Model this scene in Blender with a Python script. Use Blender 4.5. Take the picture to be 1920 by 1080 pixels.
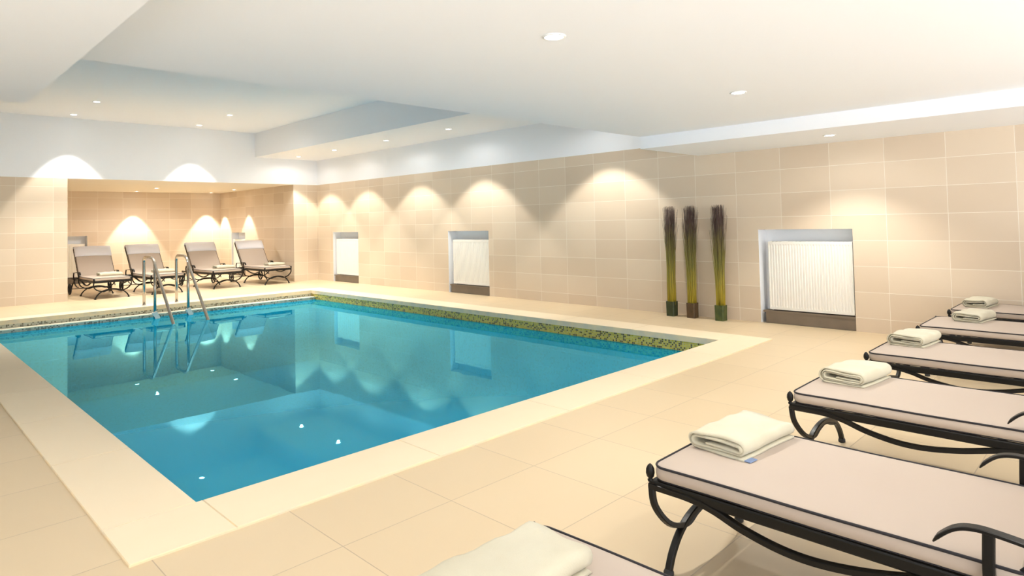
import bpy, math, random
from mathutils import Vector, Matrix
random.seed(7)
for o in list(bpy.data.objects):
    bpy.data.objects.remove(o, do_unlink=True)
scene = bpy.context.scene
COL = scene.collection
PI = math.pi

# ------------------------------------------------------------------ camera
cam_data = bpy.data.cameras.new('camera')
cam = bpy.data.objects.new('camera', cam_data)
COL.objects.link(cam)
F, CY, YAW, PITCH, ROLL, CAMH = 1196.65, 378.05, -0.78965, -0.03173, -0.02229, 1.37
def _m():
    c, s = math.cos, math.sin
    X = Matrix(((1,0,0),(0,c(PITCH),-s(PITCH)),(0,s(PITCH),c(PITCH))))
    Z = Matrix(((c(ROLL),-s(ROLL),0),(s(ROLL),c(ROLL),0),(0,0,1)))
    Y = Matrix(((c(YAW),0,s(YAW)),(0,1,0),(-s(YAW),0,c(YAW))))
    return Z @ X @ Y
_T = Matrix(((1,0,0),(0,0,1),(0,-1,0))) @ _m().transposed()
_r, _d, _f = _T @ Vector((1,0,0)), _T @ Vector((0,1,0)), _T @ Vector((0,0,1))
R3 = Matrix((_r, -_d, -_f)).transposed()
cam.matrix_world = Matrix.Translation((0,0,CAMH)) @ R3.to_4x4()
cam_data.sensor_width = 36.0
cam_data.lens = F / 1920 * 36.0
cam_data.shift_y = (CY - 540) / 1920
cam_data.clip_start = 0.02
scene.camera = cam

# ------------------------------------------------------------------ world, exposure
world = bpy.data.worlds.new('world'); scene.world = world
world.use_nodes = True
bg = world.node_tree.nodes['Background']
bg.inputs[0].default_value = (0.90, 0.95, 1.0, 1)
bg.inputs[1].default_value = 4.8
_wt = world.node_tree; _tc = _wt.nodes.new('ShaderNodeTexCoord'); _sp = _wt.nodes.new('ShaderNodeSeparateXYZ')
_cr = _wt.nodes.new('ShaderNodeValToRGB'); _mr = _wt.nodes.new('ShaderNodeMapRange')
_wt.links.new(_tc.outputs['Generated'], _sp.inputs[0]); _mr.inputs['From Min'].default_value = -.3; _mr.inputs['From Max'].default_value = .3
_wt.links.new(_sp.outputs[2], _mr.inputs['Value']); _wt.links.new(_mr.outputs[0], _cr.inputs[0]); _wt.links.new(_cr.outputs[0], bg.inputs[0])
_cr.color_ramp.elements[0].color = (0.92, 0.96, 1.0, 1); _cr.color_ramp.elements[1].color = (0.20, 0.205, 0.21, 1)   # added fill: bright below the horizon to lift the ceiling, dim above
vs = scene.view_settings
vs.view_transform = 'Standard'; vs.look = 'None'; vs.gamma = 1.0
vs.use_curve_mapping = False
vs.exposure = 0.92
WARM = (1.0, 0.955, 0.87)
WHITE = (1.0, 0.97, 0.93)

# ------------------------------------------------------------------ key dimensions (metres)
FZ = -0.012                    # floor tiles; coping top is z = 0
XE, YN = 8.226, 15.3           # east wall, north wall plane
PX0, PX1, PY0, PY1 = 1.17, 6.71, 3.44, 12.79
WL = -0.185                    # water level
TZ = 2.44                      # top of the wall tiles
AX0, AX1, AY = 2.80, 7.575, 20.1    # alcove
ZR, ZS, ZC, ZL = 3.66, 3.075, 2.393, 2.243  # recess, strip, near ceiling, lowered soffits
YC = 4.446                     # edge of the near ceiling

# ------------------------------------------------------------------ mesh helpers
class MB:
    def __init__(s): s.v=[]; s.f=[]; s.sm=[]; s.mi=[]
    def add(s, vs_, fs_, smooth=False, mi=0):
        b=len(s.v); s.v += [tuple(p) for p in vs_]
        for f in fs_:
            s.f.append([b+i for i in f]); s.sm.append(smooth); s.mi.append(mi)
        return s
    def box(s, x0,x1,y0,y1,z0,z1, mi=0, M=None):
        P=[Vector(p) for p in ((x0,y0,z0),(x1,y0,z0),(x1,y1,z0),(x0,y1,z0),(x0,y0,z1),(x1,y0,z1),(x1,y1,z1),(x0,y1,z1))]
        if M: P=[M@p for p in P]
        return s.add(P,[(0,3,2,1),(4,5,6,7),(0,1,5,4),(1,2,6,5),(2,3,7,6),(3,0,4,7)],False,mi)
    def quad(s,a,b,c,d,mi=0): return s.add([a,b,c,d],[(0,1,2,3)],False,mi)
    def tube(s, pts, r=0.01, n=10, closed=False, flat=None, up=(0,0,1), radii=None, mi=0):
        # sweeps a round (r) or rectangular (flat=(w,h)) section along pts
        pts=[Vector(p) for p in pts]; N=len(pts)
        rings=[]; prev=None
        for i,p in enumerate(pts):
            if closed: t=(pts[(i+1)%N]-pts[i-1])
            else: t=(pts[min(i+1,N-1)]-pts[max(i-1,0)])
            t.normalize()
            if prev is None:
                a=Vector(up)
                if abs(t.dot(a))>0.95: a=Vector((1,0,0)) if abs(t.x)<0.9 else Vector((0,1,0))
            else: a=prev
            nrm=(a-t*a.dot(t)).normalized(); prev=nrm; bi=t.cross(nrm)
            rr = radii[i] if radii else r
            ring=[]
            if flat:
                w,h=flat[0]/2,flat[1]/2
                k = (radii[i] if radii else 1.0)
                for cu,cv in ((-1,-.7),(-.8,-1),(.8,-1),(1,-.7),(1,.7),(.8,1),(-.8,1),(-1,.7)):
                    ring.append(p+bi*(cu*w*k)+nrm*(cv*h*k))
            else:
                for j in range(n):
                    an=2*PI*j/n; ring.append(p+bi*(math.cos(an)*rr)+nrm*(math.sin(an)*rr))
            rings.append(ring)
        m=len(rings[0]); vv=[p for r_ in rings for p in r_]; ff=[]
        L=N if closed else N-1
        for i in range(L):
            for j in range(m):
                a=i*m+j; b=i*m+(j+1)%m; c=((i+1)%N)*m+(j+1)%m; d=((i+1)%N)*m+j
                ff.append((a,b,c,d))
        s.add(vv,ff,not flat,mi)
        if not closed:
            b=len(s.v)-len(vv)
            s.f.append([b+j for j in range(m)][::-1]); s.sm.append(False); s.mi.append(mi)
            s.f.append([b+(N-1)*m+j for j in range(m)]); s.sm.append(False); s.mi.append(mi)
        return s
    def lathe(s, prof, c=(0,0,0), n=20, axis='z', mi=0, smooth=True):
        vv=[]; c=Vector(c)
        for r,h in prof:
            for j in range(n):
                a=2*PI*j/n; u,w=r*math.cos(a),r*math.sin(a)
                vv.append(c+Vector({'z':(u,w,h),'x':(h,u,w),'y':(u,h,w)}[axis]))
        ff=[]
        for i in range(len(prof)-1):
            for j in range(n):
                ff.append((i*n+j,i*n+(j+1)%n,(i+1)*n+(j+1)%n,(i+1)*n+j))
        s.add(vv,ff,smooth,mi)
        b=len(s.v)-len(vv)
        if prof[0][0]>1e-4: s.f.append([b+j for j in range(n)][::-1]); s.sm.append(False); s.mi.append(mi)
        if prof[-1][0]>1e-4: s.f.append([b+(len(prof)-1)*n+j for j in range(n)]); s.sm.append(False); s.mi.append(mi)
        return s
    def build(s, name, mats, parent=None):
        me=bpy.data.meshes.new(name); me.from_pydata(s.v,[],s.f); me.update()
        me.polygons.foreach_set('use_smooth', s.sm)
        me.polygons.foreach_set('material_index', s.mi)
        if not isinstance(mats,(list,tuple)): mats=[mats]
        for m in mats: me.materials.append(m)
        import bmesh
        bm=bmesh.new(); bm.from_mesh(me); bmesh.ops.remove_doubles(bm, verts=bm.verts, dist=1e-6)
        bmesh.ops.recalc_face_normals(bm, faces=bm.faces); bm.to_mesh(me); bm.free()
        o=bpy.data.objects.new(name,me); COL.objects.link(o)
        if parent: o.parent=parent
        return o
    def raw(s, name, mats, parent=None):     # keeps the face winding as written
        me=bpy.data.meshes.new(name); me.from_pydata(s.v,[],s.f); me.update()
        me.polygons.foreach_set('use_smooth', s.sm); me.polygons.foreach_set('material_index', s.mi)
        if not isinstance(mats,(list,tuple)): mats=[mats]
        for m in mats: me.materials.append(m)
        o=bpy.data.objects.new(name,me); COL.objects.link(o)
        if parent: o.parent=parent
        return o
def thing(name, label, cat, loc=(0,0,0), rz=0.0, group=None):
    o=bpy.data.objects.new(name,None); COL.objects.link(o); o.empty_display_size=.1
    o.location=loc; o.rotation_euler=(0,0,rz); o['label']=label; o['category']=cat
    if group: o['group']=group
    return o
def struct(o, label=None):
    o['kind']='structure'
    if label: o['label']=label
    return o
def dup(root, loc, rz, label, group=None):
    r=root.copy(); COL.objects.link(r); r.location=loc; r.rotation_euler=(0,0,rz); r['label']=label
    if group: r['group']=group
    for ch in list(root.children):
        c=ch.copy(); COL.objects.link(c); c.parent=r
        for g in list(ch.children):
            d=g.copy(); COL.objects.link(d); d.parent=c
    return r
def spline(pts, n=8):
    P=[Vector(p) for p in pts]; out=[]
    for i in range(len(P)-1):
        p0=P[max(i-1,0)]; p1=P[i]; p2=P[i+1]; p3=P[min(i+2,len(P)-1)]
        for k in range(n):
            t=k/n
            out.append(.5*((2*p1)+(p2-p0)*t+(2*p0-5*p1+4*p2-p3)*t*t+(3*p1-p0-3*p2+p3)*t**3))
    out.append(P[-1]); return out

# ------------------------------------------------------------------ materials
def mat(name, col, rough=.5, metal=0.0, spec=.5, bump=None, noise=None, emit=None, sheen=0):
    m=bpy.data.materials.new(name); m.use_nodes=True; nt=m.node_tree; N=nt.nodes; L=nt.links
    b=N['Principled BSDF']; b.inputs['Base Color'].default_value=(*col,1); b.inputs['Roughness'].default_value=rough
    b.inputs['Metallic'].default_value=metal; b.inputs['Specular IOR Level'].default_value=spec
    if sheen: b.inputs['Sheen Weight'].default_value=sheen
    tc=N.new('ShaderNodeTexCoord')
    if noise:
        sc,amt,col2=noise
        nz=N.new('ShaderNodeTexNoise'); nz.inputs['Scale'].default_value=sc; nz.inputs['Detail'].default_value=5
        L.new(tc.outputs['Object'],nz.inputs['Vector'])
        mr=N.new('ShaderNodeMapRange'); mr.inputs['From Min'].default_value=.35; mr.inputs['From Max'].default_value=.65; mr.inputs['To Max'].default_value=amt
        L.new(nz.outputs['Fac'],mr.inputs['Value'])
        mx=N.new('ShaderNodeMix'); mx.data_type='RGBA'; mx.inputs[6].default_value=(*col,1); mx.inputs[7].default_value=(*col2,1)
        L.new(mr.outputs[0],mx.inputs[0]); L.new(mx.outputs[2],b.inputs['Base Color'])
    if bump:
        sc,st,di=bump
        nz=N.new('ShaderNodeTexNoise'); nz.inputs['Scale'].default_value=sc; nz.inputs['Detail'].default_value=4
        L.new(tc.outputs['Object'],nz.inputs['Vector'])
        bp=N.new('ShaderNodeBump'); bp.inputs['Strength'].default_value=st; bp.inputs['Distance'].default_value=di
        L.new(nz.outputs['Fac'],bp.inputs['Height']); L.new(bp.outputs[0],b.inputs['Normal'])
    if emit:
        b.inputs['Emission Color'].default_value=(*emit[0],1); b.inputs['Emission Strength'].default_value=emit[1]
    return m

def tile_mat(name, axes, size, off, cols, grout, gw, rough=.45, var=1.0, mottle=(2.5,.25), bumpd=.002, spec=.5, dark=None, big=None):
    """grid of tiles on two object axes, each tile its own tone between cols[0] and cols[1]"""
    m=bpy.data.materials.new(name); m.use_nodes=True; nt=m.node_tree; N=nt.nodes; L=nt.links
    b=N['Principled BSDF']; b.inputs['Roughness'].default_value=rough; b.inputs['Specular IOR Level'].default_value=spec
    tc=N.new('ShaderNodeTexCoord'); sp=N.new('ShaderNodeSeparateXYZ'); L.new(tc.outputs['Object'],sp.inputs[0])
    def M(op,a,bb=None,c=None):
        n=N.new('ShaderNodeMath'); n.operation=op
        for i,v in enumerate((a,bb,c)):
            if v is None: continue
            if isinstance(v,(int,float)): n.inputs[i].default_value=v
            else: L.new(v,n.inputs[i])
        return n.outputs[0]
    cells=[]; masks=[]
    for k in range(2):
        u=M('DIVIDE',M('SUBTRACT',sp.outputs[axes[k]],off[k]),size[k])
        cells.append(M('FLOOR',u)); fr=M('FRACT',u)
        d=M('MULTIPLY',M('MINIMUM',fr,M('SUBTRACT',1.0,fr)),size[k])
        masks.append(d)
    d=M('MINIMUM',masks[0],masks[1])
    g=N.new('ShaderNodeMapRange'); g.inputs['From Min'].default_value=gw*.4; g.inputs['From Max'].default_value=gw*.6
    L.new(d,g.inputs['Value'])               # 0 in grout, 1 on tile
    cb=N.new('ShaderNodeCombineXYZ'); L.new(cells[0],cb.inputs[0]); L.new(cells[1],cb.inputs[1])
    wn=N.new('ShaderNodeTexWhiteNoise'); wn.noise_dimensions='3D'; L.new(cb.outputs[0],wn.inputs['Vector'])
    nz=N.new('ShaderNodeTexNoise'); nz.inputs['Scale'].default_value=mottle[0]; nz.inputs['Detail'].default_value=6
    L.new(tc.outputs['Object'],nz.inputs['Vector'])
    fac=M('ADD',M('MULTIPLY',wn.outputs['Value'],var*(1-mottle[1])),M('MULTIPLY',nz.outputs['Fac'],mottle[1]))
    mx=N.new('ShaderNodeMix'); mx.data_type='RGBA'; mx.inputs[6].default_value=(*cols[0],1); mx.inputs[7].default_value=(*cols[1],1)
    L.new(fac,mx.inputs[0]); c=mx.outputs[2]
    if dark:
        wn2=N.new('ShaderNodeTexWhiteNoise'); wn2.noise_dimensions='4D'; wn2.inputs['W'].default_value=3.7; L.new(cb.outputs[0],wn2.inputs['Vector'])
        th=M('LESS_THAN',wn2.outputs['Value'],dark[1])
        m2=N.new('ShaderNodeMix'); m2.data_type='RGBA'; L.new(th,m2.inputs[0]); L.new(c,m2.inputs[6]); m2.inputs[7].default_value=(*dark[0],1); c=m2.outputs[2]
    m3=N.new('ShaderNodeMix'); m3.data_type='RGBA'; m3.inputs[6].default_value=(*grout,1); L.new(g.outputs[0],m3.inputs[0]); L.new(c,m3.inputs[7])
    L.new(m3.outputs[2],b.inputs['Base Color'])
    bp=N.new('ShaderNodeBump'); bp.inputs['Strength'].default_value=.5; bp.inputs['Distance'].default_value=bumpd
    L.new(g.outputs[0],bp.inputs['Height']); L.new(bp.outputs[0],b.inputs['Normal'])
    return m

TC=((.64,.515,.38),(.745,.625,.48)); TG=(.86,.79,.68)
M_tile_e=tile_mat('limestone_wall_tile_yz',(1,2),(.597,.302),(2.113,.153),TC,TG,.005,.55)
M_tile_n=tile_mat('limestone_wall_tile_xz',(0,2),(.597,.302),(1.97,.153),TC,TG,.005,.55)
M_floor=tile_mat('cream_floor_tile',(0,1),(.605,.605),(1.45,1.30),((.66,.52,.335),(.71,.565,.375)),(.50,.39,.27),.0045,.42,mottle=(1.4,.5),spec=.4)
M_cop=tile_mat('pale_stone_coping',(0,1),(60,60),(-29,-29),((.86,.71,.50),(.90,.76,.55)),(.66,.55,.42),.003,.5,mottle=(3,.6))
M_cope=mat('coping_edge_stone',(.86,.68,.42),.6,noise=(8,.6,(.64,.56,.45)),bump=(60,.3,.002))
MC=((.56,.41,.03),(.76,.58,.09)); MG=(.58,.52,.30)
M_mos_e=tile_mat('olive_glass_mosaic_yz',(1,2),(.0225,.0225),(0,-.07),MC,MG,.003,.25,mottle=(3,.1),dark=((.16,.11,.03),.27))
M_mos_n=tile_mat('olive_mosaic_greyed_for_light_xz',(0,2),(.0225,.0225),(0,-.07),((.44,.40,.29),(.58,.54,.40)),(.50,.47,.38),.003,.25,mottle=(3,.1),dark=((.14,.11,.06),.27))  # same olive mosaic, colour greyed to imitate the light on the north side
BC=((.03,.58,.90),(.10,.70,.98))
M_bas_xy=tile_mat('blue_pool_mosaic_xy',(0,1),(.025,.025),(0,0),BC,(.10,.66,.80),.003,.4,mottle=(.6,.3),dark=((.03,.46,.66),.22))
M_bas_yz=tile_mat('blue_pool_mosaic_yz',(1,2),(.025,.025),(0,0),BC,(.10,.66,.80),.003,.4,mottle=(.6,.3),dark=((.03,.46,.66),.22))
M_bas_xz=tile_mat('blue_pool_mosaic_xz',(0,2),(.025,.025),(0,0),BC,(.10,.66,.80),.003,.4,mottle=(.6,.3),dark=((.03,.46,.66),.22))
M_white=mat('white_plaster',(.90,.92,.955),.85,spec=.2)
M_cream=mat('cream_plaster',(.86,.80,.68),.8,spec=.2)
M_iron=mat('black_wrought_iron',(.008,.007,.006),.36,spec=.28,bump=(90,.25,.001))
M_rub=mat('black_rubber',(.015,.014,.013),.6)
M_steel=mat('brushed_stainless_steel',(.46,.42,.37),.22,metal=1.0)
M_clamp=mat('white_plastic_clamp',(.85,.82,.74),.5)
M_cush=mat('beige_canvas',(.50,.415,.345),.9,spec=.15,noise=(2.2,.5,(.48,.39,.32)),bump=(420,.12,.0006),sheen=.1)
M_pip=mat('black_piping',(.012,.010,.014),.7)
M_terry=mat('white_terry_cover',(.80,.78,.82),.95,spec=.1,bump=(260,.5,.003),sheen=.3)
M_towel=mat('cream_terry_towel',(.63,.59,.46),.95,spec=.1,bump=(300,.5,.002),noise=(5,.6,(.57,.51,.36)),sheen=.2)
M_tag=mat('blue_care_tag',(.22,.30,.50),.7)
M_rad=mat('white_enamel',(.86,.83,.76),.35)
M_dark=mat('dark_taupe_board',(.20,.155,.11),.6,noise=(6,.5,(.15,.115,.08)))
M_bezel=mat('white_lamp_bezel',(.82,.82,.80),.4)
M_lens=mat('lamp_lens',(1,1,1),.4,emit=((1,.97,.9),14.0))
M_box_g=mat('dark_green_reed_base',(.045,.06,.018),.5,noise=(14,.8,(.02,.025,.012)))
M_box_b=mat('brown_reed_base',(.10,.055,.022),.5,noise=(14,.8,(.05,.032,.012)))
M_box_l=mat('leaf_green_reed_base',(.075,.095,.02),.5,noise=(14,.8,(.02,.04,.012)))

def reed_mat(name, low, mid, top):
    m=bpy.data.materials.new(name); m.use_nodes=True; N=m.node_tree.nodes; L=m.node_tree.links
    b=N['Principled BSDF']; b.inputs['Roughness'].default_value=.6
    tc=N.new('ShaderNodeTexCoord'); sp=N.new('ShaderNodeSeparateXYZ'); L.new(tc.outputs['Object'],sp.inputs[0])
    nz=N.new('ShaderNodeTexNoise'); nz.inputs['Scale'].default_value=1
    mp=N.new('ShaderNodeMapping'); mp.inputs['Scale'].default_value=(90,90,3); L.new(tc.outputs['Object'],mp.inputs[0]); L.new(mp.outputs[0],nz.inputs['Vector'])
    ad=N.new('ShaderNodeMath'); ad.operation='MULTIPLY_ADD'; ad.inputs[1].default_value=.9; L.new(nz.outputs['Fac'],ad.inputs[0]); L.new(sp.outputs[2],ad.inputs[2])
    cr=N.new('ShaderNodeValToRGB'); mr=N.new('ShaderNodeMapRange'); mr.inputs['From Min'].default_value=.45; mr.inputs['From Max'].default_value=2.0
    L.new(ad.outputs[0],mr.inputs['Value']); L.new(mr.outputs[0],cr.inputs[0])
    e=cr.color_ramp.elements; e[0].position=.12; e[0].color=(*low,1); e[1].position=.85; e[1].color=(*top,1)
    x=e.new(.5); x.color=(*mid,1)
    L.new(cr.outputs[0],b.inputs['Base Color']); return m
M_reed=reed_mat('dried_reed',(.50,.38,.03),(.26,.23,.05),(.10,.06,.05))

def water_mat():
    m=bpy.data.materials.new('pool_water'); m.use_nodes=True; N=m.node_tree.nodes; L=m.node_tree.links
    N.remove(N['Principled BSDF']); out=N['Material Output']
    tr=N.new('ShaderNodeBsdfTransparent'); tr.inputs[0].default_value=(.22,.82,1.0,1)
    gl=N.new('ShaderNodeBsdfGlossy'); gl.inputs['Color'].default_value=(.27,.86,1.0,1); gl.inputs['Roughness'].default_value=.004
    fr=N.new('ShaderNodeFresnel'); fr.inputs['IOR'].default_value=2.0
    nz=N.new('ShaderNodeTexNoise'); nz.inputs['Scale'].default_value=2.2; nz.inputs['Detail'].default_value=2
    tc=N.new('ShaderNodeTexCoord'); L.new(tc.outputs['Object'],nz.inputs['Vector'])
    bp=N.new('ShaderNodeBump'); bp.inputs['Strength'].default_value=.03; bp.inputs['Distance'].default_value=.02
    L.new(nz.outputs['Fac'],bp.inputs['Height']); L.new(bp.outputs[0],gl.inputs['Normal'])
    df=N.new('ShaderNodeBsdfDiffuse'); df.inputs[0].default_value=(.0,.47,.84,1)
    m0=N.new('ShaderNodeMixShader'); m0.inputs[0].default_value=.5; L.new(tr.outputs[0],m0.inputs[1]); L.new(df.outputs[0],m0.inputs[2])
    mx=N.new('ShaderNodeMixShader'); L.new(fr.outputs[0],mx.inputs[0]); L.new(m0.outputs[0],mx.inputs[1]); L.new(gl.outputs[0],mx.inputs[2])
    L.new(mx.outputs[0],out.inputs['Surface']); return m
M_water=water_mat()

# ------------------------------------------------------------------ structure
XW, YS = -2.6, -4.0
g=MB()   # floor around the pool opening, with the alcove floor
xs=[XW,PX0-.05,PX1+.05,XE+.01]; ys=[YS,PY0-.05,PY1+.05,YN]
for i in range(3):
    for j in range(3):
        if i==1 and j==1: continue
        g.box(xs[i],xs[i+1],ys[j],ys[j+1],FZ-.12,FZ)
g.box(AX0-.01,AX1+.01,YN,AY+.01,FZ-.12,FZ)
struct(g.build('floor',M_floor),'cream stone tile floor around the pool')

# coping slabs: top stone and edge stone
CI,CW=.0,.43
g=MB()
x0,x1,y0,y1=PX0,PX1,PY0,PY1; ox0,ox1,oy0,oy1=PX0-.41,PX1+.42,PY0-.43,PY1+.40
def slab(a,b,c,d):
    g.box(a,b,c,d,-.07,-.0035,1)
    g.add([(a,c,-.0035),(b,c,-.0035),(b,d,-.0035),(a,d,-.0035),(a+.0035,c+.0035,0),(b-.0035,c+.0035,0),(b-.0035,d-.0035,0),(a+.0035,d-.0035,0)],
          [(4,5,6,7)],False,0)
    g.add([(a,c,-.0035),(b,c,-.0035),(b,d,-.0035),(a,d,-.0035),(a+.0035,c+.0035,0),(b-.0035,c+.0035,0),(b-.0035,d-.0035,0),(a+.0035,d-.0035,0)],
          [(0,1,5,4),(1,2,6,5),(2,3,7,6),(3,0,4,7)],False,1)
def run(a,b,c,d,ax,step):
    lo,hi=(a,b) if ax==0 else (c,d); n=max(1,round((hi-lo)/step)); st=(hi-lo)/n
    for k in range(n):
        p,q=lo+k*st+.0003,lo+(k+1)*st-.0003
        slab(p,q,c,d) if ax==0 else slab(a,b,p,q)
run(x0+.03,ox1,oy0,y0,0,1.2); slab(ox0,x0+.0294,oy0,y0)
run(ox0,x0,y0,y1,1,1.17); run(x1,ox1,y0,y1,1,1.17); run(ox0,ox1,y1,oy1,0,1.19)
struct(g.raw('pool_coping',[M_cop,M_cope]),'pale stone coping around the pool edge')

# basin
BD=-1.45; IN=.012
g=MB(); a,b,c,d=x0-IN,x1+IN,y0-IN,y1+IN; MB0=-.07; MB1=-.30
g.box(b,b+.05,c-.05,d+.05,MB1,MB0,0); g.box(a-.05,a,c-.05,d+.05,MB1,MB0,0)
g.box(a,b,d,d+.05,MB1,MB0,1); g.box(a,b,c-.05,c,MB1,MB0,1)
g.box(b,b+.05,c-.05,d+.05,BD,MB1,2); g.box(a-.05,a,c-.05,d+.05,BD,MB1,2)
g.box(a,b,d,d+.05,BD,MB1,3); g.box(a,b,c-.05,c,BD,MB1,3)
g.box(a-.05,b+.05,c-.05,d+.05,BD-.05,BD,4)
struct(g.build('pool_basin',[M_mos_e,M_mos_n,M_bas_yz,M_bas_xz,M_bas_xy]),'mosaic pool basin')
g=MB(); LY=y1-.17
g.box(a,b,LY,y1+IN,-.142,-.128,0); g.box(a,b,LY+.006,y1+IN,-.30,-.142,1); g.box(a,b,LY+.006,y1+IN,BD,-.30,2)
struct(g.build('pool_ledge',[mat('ivory_ledge_tile',(.86,.80,.62),.4),M_mos_n,M_bas_xz]),'mosaic ledge at the far end of the pool')
g=MB(); NX,NY=2,2
g.quad((a,c,WL),(b,c,WL),(b,LY+.006,WL),(a,LY+.006,WL))
w=g.raw('pool_water',M_water); w['label']='still turquoise water filling the indoor pool'; w['category']='water'; w['kind']='stuff'

# east wall: tiled face with three radiator niches, white reveals
NICHES=[(2.478,3.618,1.197),(8.80,9.99,1.212),(13.35,14.515,1.214)]
ND=.21
g=MB()
def face_x(X,ya,yb,za,zb,mi): g.quad((X,ya,za),(X,ya,zb),(X,yb,zb),(X,yb,za),mi)
yy=YS
for (na,nb,nz) in NICHES:
    face_x(XE,yy,na,FZ-.05,TZ,0); face_x(XE,na,nb,nz,TZ,0)
    X2=XE+ND; z0=FZ
    g.quad((XE,na,z0),(XE,na,nz),(X2,na,nz),(X2,na,z0),1); g.quad((XE,nb,z0),(X2,nb,z0),(X2,nb,nz),(XE,nb,nz),1)
    g.quad((XE,na,nz),(XE,nb,nz),(X2,nb,nz),(X2,na,nz),1); face_x(X2,na,nb,z0,nz,1)
    g.quad((XE,na,z0),(X2,na,z0),(X2,nb,z0),(XE,nb,z0),0)
    yy=nb
face_x(XE,yy,YN+.02,FZ-.05,TZ,0)
g.quad((XE,YS,TZ),(XE,YS,ZR+.1),(XE,YN+.02,ZR+.1),(XE,YN+.02,TZ),1)
g.box(XE+ND+.01,XE+ND+.1,YS,YN+.02,FZ-.05,ZR+.1,1)
struct(g.raw('wall_east',[M_tile_e,M_white]),'beige stone tiled wall with radiator niches')

# north wall: tiled piers, white band, alcove with tiled walls
g=MB()
def face_y(Y,xa,xb,za,zb,mi): g.quad((xa,Y,za),(xb,Y,za),(xb,Y,zb),(xa,Y,zb),mi)
face_y(YN,XW,AX0,FZ-.05,TZ,0); face_y(YN,AX1,XE,FZ-.05,TZ,0); face_y(YN,XW,XE,TZ,ZR+.1,1)
struct(g.raw('wall_north',[M_tile_n,M_white]),'tiled piers and white band above the alcove opening')
g=MB()
na,nb,nz=3.0,4.12,1.245      # niche in the back wall
face_y(AY,AX0,na,FZ-.05,TZ,0); face_y(AY,nb,AX1,FZ-.05,TZ,0); face_y(AY,na,nb,nz,TZ,0)
Y2=AY+ND
g.quad((na,AY,FZ),(na,Y2,FZ),(na,Y2,nz),(na,AY,nz),2); g.quad((nb,AY,FZ),(nb,AY,nz),(nb,Y2,nz),(nb,Y2,FZ),2)
g.quad((na,AY,nz),(na,Y2,nz),(nb,Y2,nz),(nb,AY,nz),2); face_y(Y2,na,nb,FZ,nz,2)
g.quad((na,AY,FZ),(nb,AY,FZ),(nb,Y2,FZ),(na,Y2,FZ),2)
ma,mb,mz=18.27,19.25,1.235   # niche in the side wall
def fx(X,ya,yb,za,zb,mi): g.quad((X,ya,za),(X,ya,zb),(X,yb,zb),(X,yb,za),mi)
fx(AX1,YN,ma,FZ-.05,TZ,1); fx(AX1,mb,AY,FZ-.05,TZ,1); fx(AX1,ma,mb,mz,TZ,1)
X2=AX1+ND
g.quad((AX1,ma,FZ),(AX1,ma,mz),(X2,ma,mz),(X2,ma,FZ),2); g.quad((AX1,mb,FZ),(X2,mb,FZ),(X2,mb,mz),(AX1,mb,mz),2)
g.quad((AX1,ma,mz),(AX1,mb,mz),(X2,mb,mz),(X2,ma,mz),2); fx(X2,ma,mb,FZ,mz,2)
g.quad((AX1,ma,FZ),(X2,ma,FZ),(X2,mb,FZ),(AX1,mb,FZ),2)
fx(AX0,YN,AY,FZ-.05,TZ,1)
struct(g.raw('wall_alcove',[M_tile_n,M_tile_e,M_white]),'beige tiled walls of the lounger alcove')
g=MB(); g.box(AX0-.05,AX1+.05,YN+.002,AY+.05,TZ,TZ+.1)
struct(g.build('ceiling_alcove',M_cream),'cream ceiling of the lounger alcove')
g=MB(); g.box(XW-.1,XW,1.0,YN,FZ-.1,ZR+.1)
struct(g.build('wall_west',M_white),'white wall left of the pool')
# ceilings
g=MB(); T=ZR+.12
g.box(XW,6.6,YC,YN,ZR,T)
g.box(6.6,XE,YC,YN,ZS,T)
g.box(.746,6.78,YS,YC,ZC,T)
g.box(6.78,XE,YS,YC,ZL,T)
g.box(XW,.746,YS,5.32,ZL,T)
struct(g.build('ceiling',M_white),'white stepped ceiling with lowered soffits')

# ------------------------------------------------------------------ downlights
def downlight(x,y,z,label,group,energy,half,blend=.25,col=WARM,r=.052,fill=60):
    t=thing('ceiling_downlight',label,'downlight',(x,y,z),0,group)
    g=MB(); g.lathe([(r*1.28,0.0),(r*1.25,-.006),(r*1.02,-.007),(r*.98,-.001),(r*.98,.0)],n=28)
    g.build('bezel',M_bezel,t)
    g=MB(); g.lathe([(0.0001,-.0035),(r*.5,-.004),(r*.97,-.002)],n=24); g.build('lens',M_lens,t)
    ld=bpy.data.lights.new('bulb','SPOT'); ld.energy=energy; ld.color=col; ld.spot_size=2*half; ld.spot_blend=blend; ld.shadow_soft_size=.03
    lo=bpy.data.objects.new('bulb',ld); COL.objects.link(lo); lo.parent=t; lo.location=(0,0,-.03)
    if not fill: return t
    l2=bpy.data.lights.new('fill_spot','SPOT'); l2.energy=fill; l2.color=WHITE; l2.spot_size=R(172); l2.spot_blend=.4; l2.shadow_soft_size=.025  # extra wide spot added under the bulb as fill for the room
    lo=bpy.data.objects.new('fill_spot',l2); COL.objects.link(lo); lo.parent=t; lo.location=(0,0,-.035)
    return t
R=math.radians
EN=.62
G1='downlights in the high recess over the pool'
downlight(2.81,14.80,ZR,'small round downlight on high ceiling, upper left, nearest the far white wall',G1,190*EN,R(35),fill=0)
downlight(2.83,13.10,ZR,'small round downlight on high ceiling, upper left, one row nearer the viewer',G1,290*EN,R(55),.35,fill=10)
downlight(5.13,14.76,ZR,'round downlight above the alcove right half, nearest the far white wall',G1,190*EN,R(35),fill=0)
downlight(5.13,13.08,ZR,'round downlight above the alcove right half, one row nearer the viewer',G1,290*EN,R(55),.35,fill=10)
G2='downlights in the narrow strip soffit beside the tiled wall'
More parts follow.
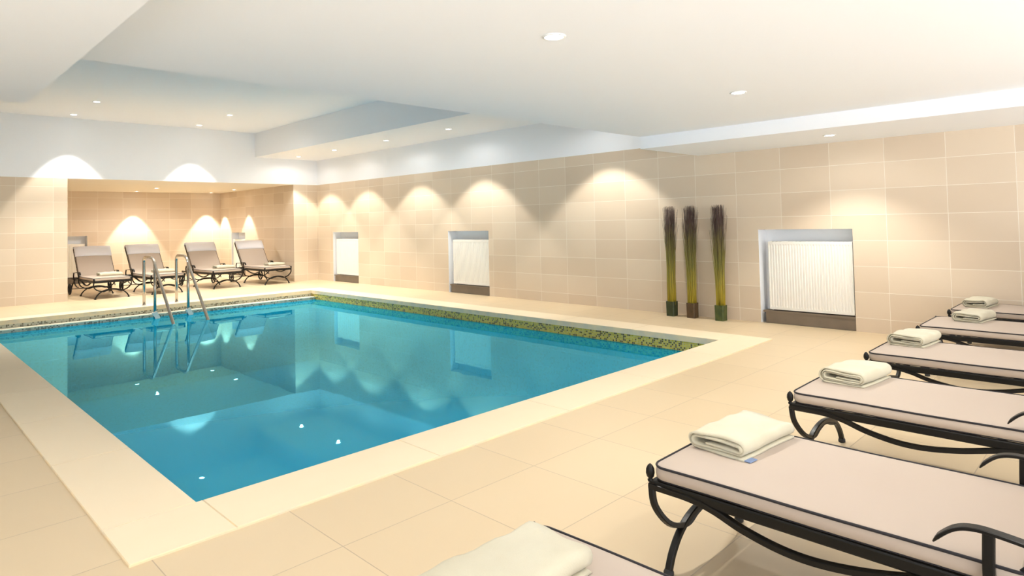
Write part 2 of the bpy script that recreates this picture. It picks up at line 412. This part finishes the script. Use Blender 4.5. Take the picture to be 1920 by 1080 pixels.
SL=[(14.60,'farthest downlight in the narrow strip soffit, by the wall corner'),(12.90,'second farthest downlight in the narrow strip soffit'),
    (10.86,'third farthest downlight in the narrow strip soffit'),(8.88,'largest looking, nearest visible downlight in the narrow strip soffit'),
    (5.95,'strip soffit downlight hidden behind the near ceiling edge, lighting wall above reeds')]
for y,lb in SL: downlight(7.37,y,ZS,lb,G2,150*EN,R(46),fill=7)
G3='downlights in the low ceiling near the viewer'
downlight(2.67,2.29,ZC,'biggest round downlight on the near white ceiling, top centre',G3,80*EN,R(56),.6,fill=4)
downlight(5.03,2.34,ZC,'round downlight on the near ceiling right of the biggest one',G3,80*EN,R(56),.6,fill=4)
downlight(7.418,2.43,ZL,'round downlight close to the tiled wall top, above the nearest radiator',G3,85*EN,R(56),.6,fill=4)
G5='unseen downlights added to balance the light'  # lamps out of view, added to even out the light
downlight(.0,3.3,ZL,'added unseen downlight in the left soffit beside the pool corner',G5,22*EN,R(60),.6,fill=4)
downlight(.0,5.0,ZL,'added unseen downlight at the far end of the left soffit',G5,40*EN,R(60),.6,fill=4)
downlight(2.67,-.05,ZC,'added unseen downlight above the head end of the nearest loungers',G5,34*EN,R(56),.6,fill=4)
downlight(5.03,-.05,ZC,'added unseen downlight above the head end of the middle loungers',G5,34*EN,R(56),.6,fill=4)
G4='downlights in the alcove ceiling, seen reflected in the water'
for x,y,lb in [(5.2,19.72,'alcove ceiling downlight by the back wall, left one'),(5.2,18.0,'alcove ceiling downlight nearer the pool, left one'),
               (7.17,19.72,'alcove ceiling downlight by the back wall corner, right one'),(7.17,18.0,'alcove ceiling downlight by the side wall niche, right one')]:
    downlight(x,y,TZ,lb,G4,(230 if y>19 else 170)*EN,R(31),fill=0 if (y>19 or x>6) else 60)

# ------------------------------------------------------------------ sun lounger
W=.333
def ring(hx,hy,r,inset,z,cx=0,cy=0,n=7,wob=0):
    hx-=inset; hy-=inset; r=max(r-inset*.6,.006); out=[]
    def seg(x0_,y0_,x1_,y1_,k):
        return [(x0_+(x1_-x0_)*i/k,y0_+(y1_-y0_)*i/k) for i in range(1,k)]
    P=[]
    cs=[(hx-r,hy-r,0),(-hx+r,hy-r,PI/2),(-hx+r,-hy+r,PI),(hx-r,-hy+r,1.5*PI)]
    for k,(x_,y_,a0) in enumerate(cs):
        arc=[(x_+r*math.cos(a0+PI/2*i/n),y_+r*math.sin(a0+PI/2*i/n)) for i in range(n+1)]
        P+=arc
        nx_=cs[(k+1)%4]; st=(nx_[0]+r*math.cos(nx_[2]),nx_[1]+r*math.sin(nx_[2]))
        P+=seg(*arc[-1],*st,12 if k%2 else 6)
    return [Vector((cx+x_,cy+y_,z+wob*math.sin(9*y_+1.3)*math.cos(7*x_))) for x_,y_ in P]
def cushion_mesh(hx,hy,cy,z0,t,Mx=None):
    rs=[(.05,0),(.012,.002),(.0,.012),(-.003,t*.5),(.0,t-.006),(.006,t-.001),(.03,t+.004),(.08,t+.008),(.16,t+.010),(.25,t+.011)]
    g=MB(); rr=[ring(hx,hy,.055,i_,z0+z_,0,cy,wob=.0015) for i_,z_ in rs]
    if Mx: rr=[[Mx@p for p in q] for q in rr]
    n=len(rr[0]); vv=[p for q in rr for p in q]; ff=[]
    for i in range(len(rr)-1):
        for j in range(n): ff.append((i*n+j,i*n+(j+1)%n,(i+1)*n+(j+1)%n,(i+1)*n+j))
    ff.append(tuple(range(n))[::-1]); ff.append(tuple((len(rr)-1)*n+j for j in range(n)))
    g.add(vv,ff,True)
    pp=MB(); pr=ring(hx,hy,.055,.001,z0+t-.002,0,cy,wob=.0015)
    if Mx: pr=[Mx@p for p in pr]
    pp.tube(pr,.0048,6,closed=True)
    pb=ring(hx,hy,.055,.004,z0+.006,0,cy,wob=.0015)
    if Mx: pb=[Mx@p for p in pb]
    pp.tube(pb,.0025,5,closed=True)
    return g,pp
PV=Vector((0,1.17,.372)); BA=R(54)
MBk=Matrix.Translation(PV)@Matrix.Rotation(BA,4,'X')
def make_lounger(label,group):
    t=thing('sun_lounger',label,'sun lounger',(0,0,0),0,group)
    c,p=cushion_mesh(W+.008,.588,.592,.367,.058)
    s=c.build('seat_cushion',M_cush,t); p.build('piping',M_pip,s)
    c,p=cushion_mesh(W+.004,.385,.385,.006,.052,MBk)
    s=c.build('back_cushion',M_cush,t); p.build('piping',M_pip,s)
    # headrest: terry cover wrapped over the top of the back cushion
    prof=[(.525,.062),(.53,.082),(.60,.094),(.68,.096),(.76,.088),(.795,.06),(.80,.02),(.79,-.02),(.76,-.034),(.62,-.03),(.62,-.018),(.755,-.018),(.772,.0),(.776,.05),(.75,.070),(.60,.066)]
    g=MB(); nx_=9; vv=[]
    for i in range(nx_):
        x_=-(W+.012)+2*(W+.012)*i/(nx_-1)
        e=1-.12*abs(i-(nx_-1)/2)**3/((nx_-1)/2)**3
        for (u,v) in prof:
            vv.append(MBk@Vector((x_, u+.006*math.sin(5*x_+2), .03+(v-.03)*e+.003*math.sin(17*x_+u*9))))
    m=len(prof); ff=[]
    for i in range(nx_-1):
        for j in range(m): ff.append((i*m+j,i*m+(j+1)%m,(i+1)*m+(j+1)%m,(i+1)*m+j))
    ff.append(tuple(range(m))[::-1]); ff.append(tuple((nx_-1)*m+j for j in range(m)))
    g.add(vv,ff,True); g.build('headrest_cover',M_terry,t)
    # seat frame: two flat rails, end bars
    g=MB()
    for sx in (-1,1):
        g.tube([(sx*W,0,.348),(sx*W,.6,.348),(sx*W,1.2,.348),(sx*W,1.80,.348)],flat=(.020,.038))
    for y_ in (0.0,1.18,1.80): g.tube([(-W,y_,.345),(W,y_,.345)],flat=(.02,.03))
    g.build('seat_frame',M_iron,t)
    g=MB()
    for k in range(11):
        y_=.09+k*.1; g.box(-W+.01,W-.01,y_,y_+.035,.338,.344)
    g.build('seat_slats',M_iron,t)
    g=MB()
    for sx in (-1,1):
        g.tube([MBk@Vector((sx*(W-.0),0,-.008)),MBk@Vector((sx*(W-.0),.4,-.008)),MBk@Vector((sx*(W-.0),.775,-.008))],flat=(.018,.022))
    for u in (.1,.25,.4,.55,.77): g.tube([MBk@Vector((-W,u,-.012)),MBk@Vector((W,u,-.012))],r=.006,n=6)
    # prop strut
    for sx in (-1,1): g.tube([MBk@Vector((sx*.2,.45,-.01)),Vector((sx*.2,1.66,.345))],r=.006,n=6)
    g.build('backrest_frame',M_iron,t)
    for sx in (-1,1):
        g=MB(); g.lathe([(.010,.358),(.012,.366),(.007,.370),(.014,.378),(.0175,.392),(.016,.408),(.010,.420),(.0005,.428)],(sx*(W+.001),-.004,0),n=14)
        g.build('finial',M_iron,t)
        # sagging side brace, from the front corner under the seat to the back
        g=MB(); X=sx*(W+.002)
        pts=spline([(X,-.005,.345),(X,.10,.343),(X,.19,.338),(X,.27,.322),(X,.37,.290),(X,.50,.266),(X,.62,.264),(X,.76,.284),(X,.92,.322),(X,1.06,.342),(X,1.3,.348)],7)
        g.tube(pts,flat=(.022,.030),up=(1,0,0)); g.build('side_brace',M_iron,t)
        # armrest: curled tip, post, rear scroll
        X=sx*(W+.026)
        g=MB(); pts=spline([(X,.945,.452),(X,.962,.475),(X,.998,.505),(X,1.04,.518),(X,1.10,.517),(X,1.25,.500),(X,1.40,.492),(X,1.47,.488)],6)
        rad=[min(1,.35+.13*i) for i in range(len(pts))]
        g.tube(pts,flat=(.036,.011),up=(0,0,1),radii=rad)
        g.tube(spline([(X,1.47,.487),(X,1.50,.42),(X,1.47,.33),(X,1.38,.25),(X,1.24,.20),(X*.95,1.17,.185)],6),flat=(.013,.022),up=(1,0,0))
        g.build('armrest',M_iron,t)
        g=MB(); g.tube(spline([(X,1.075,.515),(X,1.072,.42),(X,1.075,.34),(X,1.09,.30)],5),flat=(.020,.028),up=(0,1,0)); g.build('armrest_post',M_iron,t)
    for y_,nm in ((.045,'front'),(1.16,'rear')):
        g=MB()
        U=spline([(-W,y_-.045 if nm=='front' else y_,.345),(-W-.004,y_-.03,.27),(-W+.055,y_-.005,.19),(-W+.17,y_,.150),(-.08,y_,.172),(0,y_,.185),(.08,y_,.172),(W-.17,y_,.150),(W-.055,y_-.005,.19),(W+.004,y_-.03,.27),(W,y_-.045 if nm=='front' else y_,.345)],6)
        g.tube(U,flat=(.020,.024),up=(0,1,0))
        A=spline([(-.30,y_,.02),(-.27,y_,.075),(-.21,y_,.135),(-.12,y_,.178),(0,y_,.195),(.12,y_,.178),(.21,y_,.135),(.27,y_,.075),(.30,y_,.02)],6)
        g.tube(A,flat=(.022,.026),up=(0,1,0))
        # small link between the cup and the side brace
        lg=g.build('leg_arch',M_iron,t)
        for sx in (-1,1):
            f=MB(); f.lathe([(.016,0),(.020,.004),(.020,.016),(.015,.026)],(sx*.301,y_,0),n=12); f.build('foot_cap',M_rub,lg)
    for sx in (-1,1):
        X=sx*(W+.05); yc,zc=1.72,.125
        g=MB(); tor=[(X,yc+.108*math.cos(a_),zc+.108*math.sin(a_)) for a_ in [2*PI*i/28 for i in range(28)]]
        g.tube(tor,.016,8,closed=True,up=(1,0,0))
        g.lathe([(.028,-.018),(.030,0),(.028,.018)],(X,yc,zc),n=14,axis='x')
        for k in range(6):
            a_=PI/3*k; g.tube([(X,yc,zc),(X,yc+.1*math.cos(a_),zc+.1*math.sin(a_))],r=.008,n=6)
        g.build('wheel',M_rub,t)
        g=MB(); g.tube(spline([(sx*W,1.45,.342),(sx*W,1.60,.29),(sx*(W+.01),1.70,.20),(sx*(W+.02),1.72,.125)],6),flat=(.018,.022),up=(1,0,0)); g.build('wheel_strut',M_iron,t)
    g=MB(); g.tube([(-W-.05,1.72,.125),(W+.05,1.72,.125)],r=.008,n=8); g.build('axle',M_iron,t)
    return t

GE='sun loungers lined up along the right side of the pool'
east=[(1.165,'nearest sun lounger at the bottom edge, only its foot corner showing'),
      (2.492,'large black iron sun lounger in the foreground with towel and blue tag'),
      (3.875,'second sun lounger from the foreground in the right hand row'),
      (5.21,'third sun lounger from the foreground, between two others in the right row'),
      (6.62,'sun lounger second from the tiled wall in the right hand row'),
      (7.84,'farthest sun lounger of the right row, closest to the tiled wall')]
proto=make_lounger(east[0][1],GE)
FY=1.408
loungers=[]
for i,(x,lb) in enumerate(east):
    o=proto if i==0 else dup(proto,(0,0,0),0,lb,GE)
    o.location=(x,FY,FZ); o.rotation_euler=(0,0,PI+[.02,0,0,0,0,0][i]); loungers.append(o)
GN='sun loungers standing in the alcove'
north=[(3.53,15.06,1.3,'leftmost sun lounger in the alcove, beside the left tiled pier'),
       (4.56,15.02,3,'alcove sun lounger standing behind the left pool handrail'),
       (5.84,15.06,2.5,'alcove sun lounger just right of the right pool handrail'),
       (7.00,14.98,2,'rightmost sun lounger in the alcove, in front of the side wall niche')]
for x,y,a,lb in north: dup(proto,(x,y,FZ),R(a),lb,GN)

# ------------------------------------------------------------------ folded towels
def towel_mesh(L=.42,D=.25,turns=2,t=.0085,seed=0,gap=.003):
    rnd=random.Random(seed)
    # spiral path in (y,z): outside bottom -> round the left -> top -> round the right -> inwards
    H=t*(2*turns+2)+gap*(2*turns+1)
    path=[]; y0_,y1_=-D/2,D/2; zlo,zhi=t/2,H-t/2
    def line(ya,za,yb,zb,k=10):
        for i in range(k+1): path.append((ya+(yb-ya)*i/k,za+(zb-za)*i/k))
    a0,a1=y0_,y1_
    line(a1-.004,zlo,a0+.02,zlo)
    for k in range(turns):
        r=(zhi-zlo)/2; cz=(zhi+zlo)/2
        for i in range(1,8): an=-PI/2-PI*i/8; path.append((a0+r+r*math.cos(an),cz+r*math.sin(an)))
        line(a0+r,zhi,a1-r,zhi)
        zlo+=t+gap
        r2=(zhi-zlo)/2; cz=(zhi+zlo)/2
        for i in range(1,8): an=PI/2-PI*i/8; path.append((a1-r+r2*math.cos(an),cz+r2*math.sin(an)))
        a0+=t+gap+.003; a1-=.006
        zhi-=t+gap
        if k<turns-1: line(a1-r2,zlo,a0+.02,zlo)
        else: line(a1-r2,zlo,a0+.05,zlo)
    P=[Vector((0,a,b)) for a,b in path]; n=len(P)
    nrm=[]
    for i in range(n):
        tt=(P[min(i+1,n-1)]-P[max(i-1,0)]).normalized(); nrm.append(Vector((0,-tt.z,tt.y)))
    prof=[P[i]+nrm[i]*t*.5 for i in range(n)]+[P[i]-nrm[i]*t*.5 for i in range(n-1,-1,-1)]
    m=len(prof); nx_=14; vv=[]; ph=rnd.random()*6
    for i in range(nx_+1):
        u=i/nx_; x_=-L/2+L*u
        for j,p in enumerate(prof):
            hz=max(p.z,0)/H
            wv=.004*math.sin(7*x_*6+ph+p.y*14)*hz+.003*math.sin(23*p.y+ph*2+x_*9)*hz
            edge=.006*math.sin(ph+p.y*25+j*.25) if i in (0,nx_) else 0
            vv.append(Vector((x_+edge,p.y+.003*math.sin(x_*14+ph+p.z*40),p.z+wv+ (0.006*hz*math.sin(PI*u)))))
    ff=[]
    for i in range(nx_):
        for j in range(m): ff.append((i*m+j,i*m+(j+1)%m,(i+1)*m+(j+1)%m,(i+1)*m+j))
    for base,flip in ((0,True),(nx_*m,False)):
        for i in range(n-1):
            q=(base+i,base+i+1,base+m-2-i,base+m-1-i)
            ff.append(q if flip else q[::-1])
    g=MB(); g.add(vv,ff,True); return g,H
GT='cream towels folded at the foot of the right hand loungers'
TZT=FZ+.4355
towels=[(1.125,1.215,-.02,'thick cream towel on the nearest lounger, cut off by the bottom edge',.50,.25,2,1),
        (2.60,1.24,-.10,'cream folded towel with a small blue care tag on the foreground lounger',.40,.25,2,2),
        (4.00,1.215,-.12,'cream folded towel on the second lounger from the foreground',.36,.24,3,3),
        (5.38,1.23,-.10,'folded towel on the third lounger from the foreground',.36,.23,3,4),
        (6.82,1.10,-.16,'folded towel on the second lounger from the tiled wall',.37,.22,3,5),
        (7.86,1.21,-.12,'folded towel on the farthest lounger beside the tiled wall',.36,.21,3,6)]
for x,y,a,lb,L_,D_,tn,sd in towels:
    g,H=towel_mesh(L_,D_,tn,.0085 if tn<3 else .0068,sd)
    o=g.build('folded_towel',M_towel); o.location=(x,y,TZT); o.rotation_euler=(0,0,a+PI)
    o['label']=lb; o['category']='towel'; o['group']=GT
    if 'blue' in lb:
        q=MB(); q.add([(.17,-.0,.004),(.17,-.05,.004),(.13,-.02,.004),(.17,0,.007),(.17,-.05,.007),(.13,-.02,.007)],[(0,1,2),(3,5,4),(0,3,4,1),(1,4,5,2),(2,5,3,0)])
        tg=MB(); tg.box(.15,.20,.105,.150,.002,.0045); e=tg.build('care_tag',M_tag,o); e['label']='small blue care tag'
GTN='towels folded on the alcove loungers'
NT=[(.10,.62,'cream towel on the leftmost alcove lounger'),(.10,.55,'cream towel on the alcove lounger behind the left handrail'),
    (.12,.50,'cream towel on the alcove lounger right of the handrails'),(.12,.42,'cream towel on the rightmost alcove lounger')]
g,H=towel_mesh(.42,.26,2,.0085,9); pt=g.build('folded_towel',M_towel); pt['category']='towel'; pt['group']=GTN
for i,(dx,dy,lb) in enumerate(NT):
    x,y,a,_=north[i]; a=R(a)
    o=pt if i==0 else pt.copy()
    if i: COL.objects.link(o)
    o.location=(x+dx*math.cos(a)-dy*math.sin(a),y+dx*math.sin(a)+dy*math.cos(a),TZT); o.rotation_euler=(0,0,a); o['label']=lb

# ------------------------------------------------------------------ pool ladder
t=thing('pool_ladder','stainless steel pool ladder with two arched handrails at the far pool edge','pool ladder',(3.825,12.79,0))
for sx in (-1,1):
    X=sx*.275
    g=MB()
    pts=[(X,.24,0),(X,.24,.4),(X,.24,.78)]+[(X,.24-.10*(1-math.cos(a_)),.78+.10*math.sin(a_)) for a_ in [PI/2*i/6 for i in range(1,7)]]
    pts+=spline([(X,.06,.882),(X,-.08,.885),(X,-.22,.873),(X,-.32,.835),(X,-.385,.77),(X,-.44,.70)],5)
    pts+=[(X,-1.39,-.23),(X,-1.62,-.45)]
    g.tube(pts,.0255,14,up=(1,0,0)); g.lathe([(.040,0),(.040,.004),(.028,.008)],(X,.24,0),n=18)
    g.build('handrail',M_steel,t)
    g=MB(); g.tube([(X,-.385,.80),(X,-.385,.3),(X,-.385,-.75)],.0245,14); g.build('support_post',M_steel,t)
    g=MB(); g.box(X-.005,X+.035,-.425,-.345,-.19,-.135); 
    MM=Matrix.Translation((X+.012,-.385,-.125))@Matrix.Rotation(R(-24),4,'Y')
    g.box(-.036,.036,-.045,.045,-.075,.06,M=MM); g.build('clamp',M_clamp,t)
for zt in (-.40,-.65):
    g=MB(); g.box(-.275,.275,-.45,-.36,zt,zt+.025); g.build('tread',M_steel,t)

# ------------------------------------------------------------------ radiators
def radiator(name_label,Lr,Hr,loc,rz):
    # local: x along the wall, y into the wall (front faces -y), z up
    t=thing('radiator',name_label,'radiator',loc,rz,'white panel radiators in the wall niches')
    g=MB(); n=int(Lr/.0333); pts=[]
    st=Lr/n
    for k in range(n):
        a=-Lr/2+k*st
        pts+=[(a+.002,.0),(a+st*.50,.0),(a+st*.66,.008),(a+st*.88,.008)]
    pts.append((Lr/2-.002,0.0))
    zs=[(.0,1),(.028,1),(.05,0),(Hr-.05,0),(Hr-.028,1),(Hr,1)]
    vv=[]; m=len(pts)
    for z_,fl in zs:
        for (a,b_) in pts: vv.append((a,0.0 if fl else b_,z_))
    ff=[]
    for i in range(len(zs)-1):
        for j in range(m-1): ff.append((i*m+j,i*m+j+1,(i+1)*m+j+1,(i+1)*m+j))
    g.add(vv,ff,False); g.box(-Lr/2+.002,Lr/2-.002,.0085,.02,.0,Hr)
    g.raw('front_panel',M_rad,t)
    g=MB(); g.box(-Lr/2,-Lr/2+.004,.004,.085,.0,Hr); g.box(Lr/2-.004,Lr/2,.004,.085,.0,Hr)
    g.build('side_panels',M_rad,t)
    g=MB(); g.box(-Lr/2,Lr/2,.003,.09,Hr,Hr+.004)
    for k in range(int(Lr/.05)):
        a=-Lr/2+.02+k*.05; g.box(a,a+.03,.02,.075,Hr+.004,Hr+.008)
    g.build('top_grille',M_rad,t)
    g=MB(); g.box(-Lr/2+.01,Lr/2-.01,.07,.084,.01,Hr-.01); g.build('rear_panel',M_rad,t)
    g=MB(); s_=-1
    g.tube([(s_*(Lr/2-.02),.05,.0),(s_*(Lr/2-.02),.05,-.05)],.011,10); g.lathe([(.016,-.085),(.018,-.07),(.018,-.05),(.013,-.045)],(s_*(Lr/2-.02),.05,0),n=12); g.build('valve',M_clamp,t)
    return t
rz=-PI/2   # front faces -x on the east wall
def east_rad(na,nb,z0,z1,lb,gap0,gap1):
    L_=nb-na-gap0-gap1; yc=(na+gap0+nb-gap1)/2
    radiator(lb,L_,z1-z0,(XE+.035,yc,z0),rz)
east_rad(*NICHES[0][:2],.165,1.035,'large ribbed white radiator in the nearest wall niche',.02,.105)
east_rad(*NICHES[1][:2],.165,1.035,'white radiator in the middle niche of the long tiled wall',.02,.105)
east_rad(*NICHES[2][:2],.165,1.035,'white radiator in the far niche of the long tiled wall, by the corner',.02,.105)
radiator('white radiator in the alcove back wall niche behind the left lounger',1.02,.87,(3.56,AY+.03,.165),0)
radiator('white radiator in the alcove side wall niche behind the right lounger',.86,.87,(AX1+.03,18.76,.165),rz)
k=0
for na,nb,nz in NICHES:
    g=MB(); g.box(XE+.012,XE+.10,na+.004,nb-.06,FZ,.125); g.box(XE+.006,XE+.15,na+.004,nb-.03,.125,.150)
    k+=1; struct(g.build('trim_%d'%k,M_dark),'dark board under the radiator')
g=MB(); g.box(3.004,4.116,AY+.012,AY+.10,FZ,.15); k+=1; struct(g.build('trim_%d'%k,M_dark),'dark board under the radiator')
g=MB(); g.box(AX1+.012,AX1+.10,ma+.004,mb-.004,FZ,.15); k+=1; struct(g.build('trim_%d'%k,M_dark),'dark board under the radiator')

# ------------------------------------------------------------------ decorative reed bundles
def reeds(x,y,h,label,mb,seed,lean=0.0):
    t=thing('reed_bundle',label,'dried reeds',(x,y,FZ),0,'tall dried reed bundles against the tiled wall')
    rnd=random.Random(seed)
    g=MB(); s_=.061
    prof=[(s_,0),(s_+.001,.10),(s_+.003,.205)]
    vv=[]
    def rr(s,z_):
        q=[]; c=.012
        for sx,sy in ((1,1),(-1,1),(-1,-1),(1,-1)):
            for (a,b_) in (((s,s-c),(s-c,s)) if sx*sy>0 else ((s-c,s),(s,s-c))): q.append((sx*a,sy*b_,z_))
        return q
    rings=[rr(s,z_) for s,z_ in prof]+[rr(s_-.010,.205),rr(s_-.012,.17)]
    m=8; vv=[p for q in rings for p in q]; ff=[]
    for i in range(len(rings)-1):
        for j in range(m): ff.append((i*m+j,i*m+(j+1)%m,(i+1)*m+(j+1)%m,(i+1)*m+j))
    ff.append(tuple(range(m))[::-1]); ff.append(tuple((len(rings)-1)*m+j for j in range(m)))
    g.add(vv,ff); g.build('base_block',mb,t)
    g=MB()
    for i in range(190):
        r0=.056*math.sqrt(rnd.random()); a=rnd.random()*2*PI
        bx,by=r0*math.cos(a)*1.05,r0*math.sin(a)*1.05
        sp=rnd.random()
        r1=r0*1.15+ (.045*sp*sp if sp<.86 else .03+.10*(sp-.6))
        a1=a+rnd.uniform(-.5,.5)
        hh=h*rnd.uniform(.955,1.0) if sp<.86 else h*rnd.uniform(.78,.99)
        tx,ty=r1*math.cos(a1)*1.0,r1*math.sin(a1)+lean
        tx=max(min(tx,.115),-.12)
        pts=[]
        for k in range(6):
            u=k/5; e=u**1.9
            pts.append((bx+(tx-bx)*e+.004*math.sin(u*9+i),by+(ty-by)*e+.004*math.cos(u*8+i*2),.16+(hh-.16)*u))
        w0=rnd.uniform(.0024,.0048)
        g.tube(pts,n=4,radii=[w0,w0,w0*.9,w0*.75,w0*.55,w0*.3])
    st=g.build('reed_stems',M_reed,t); st['kind']='stuff'
    return t
reeds(8.055,4.83,1.56,'leftmost reed bundle against the tiled wall, dark green base',M_box_g,1)
reeds(8.055,4.51,1.555,'middle reed bundle against the tiled wall, brown base',M_box_b,2)
reeds(8.055,4.09,1.555,'right reed bundle nearest the big radiator, leaf green base',M_box_l,3)
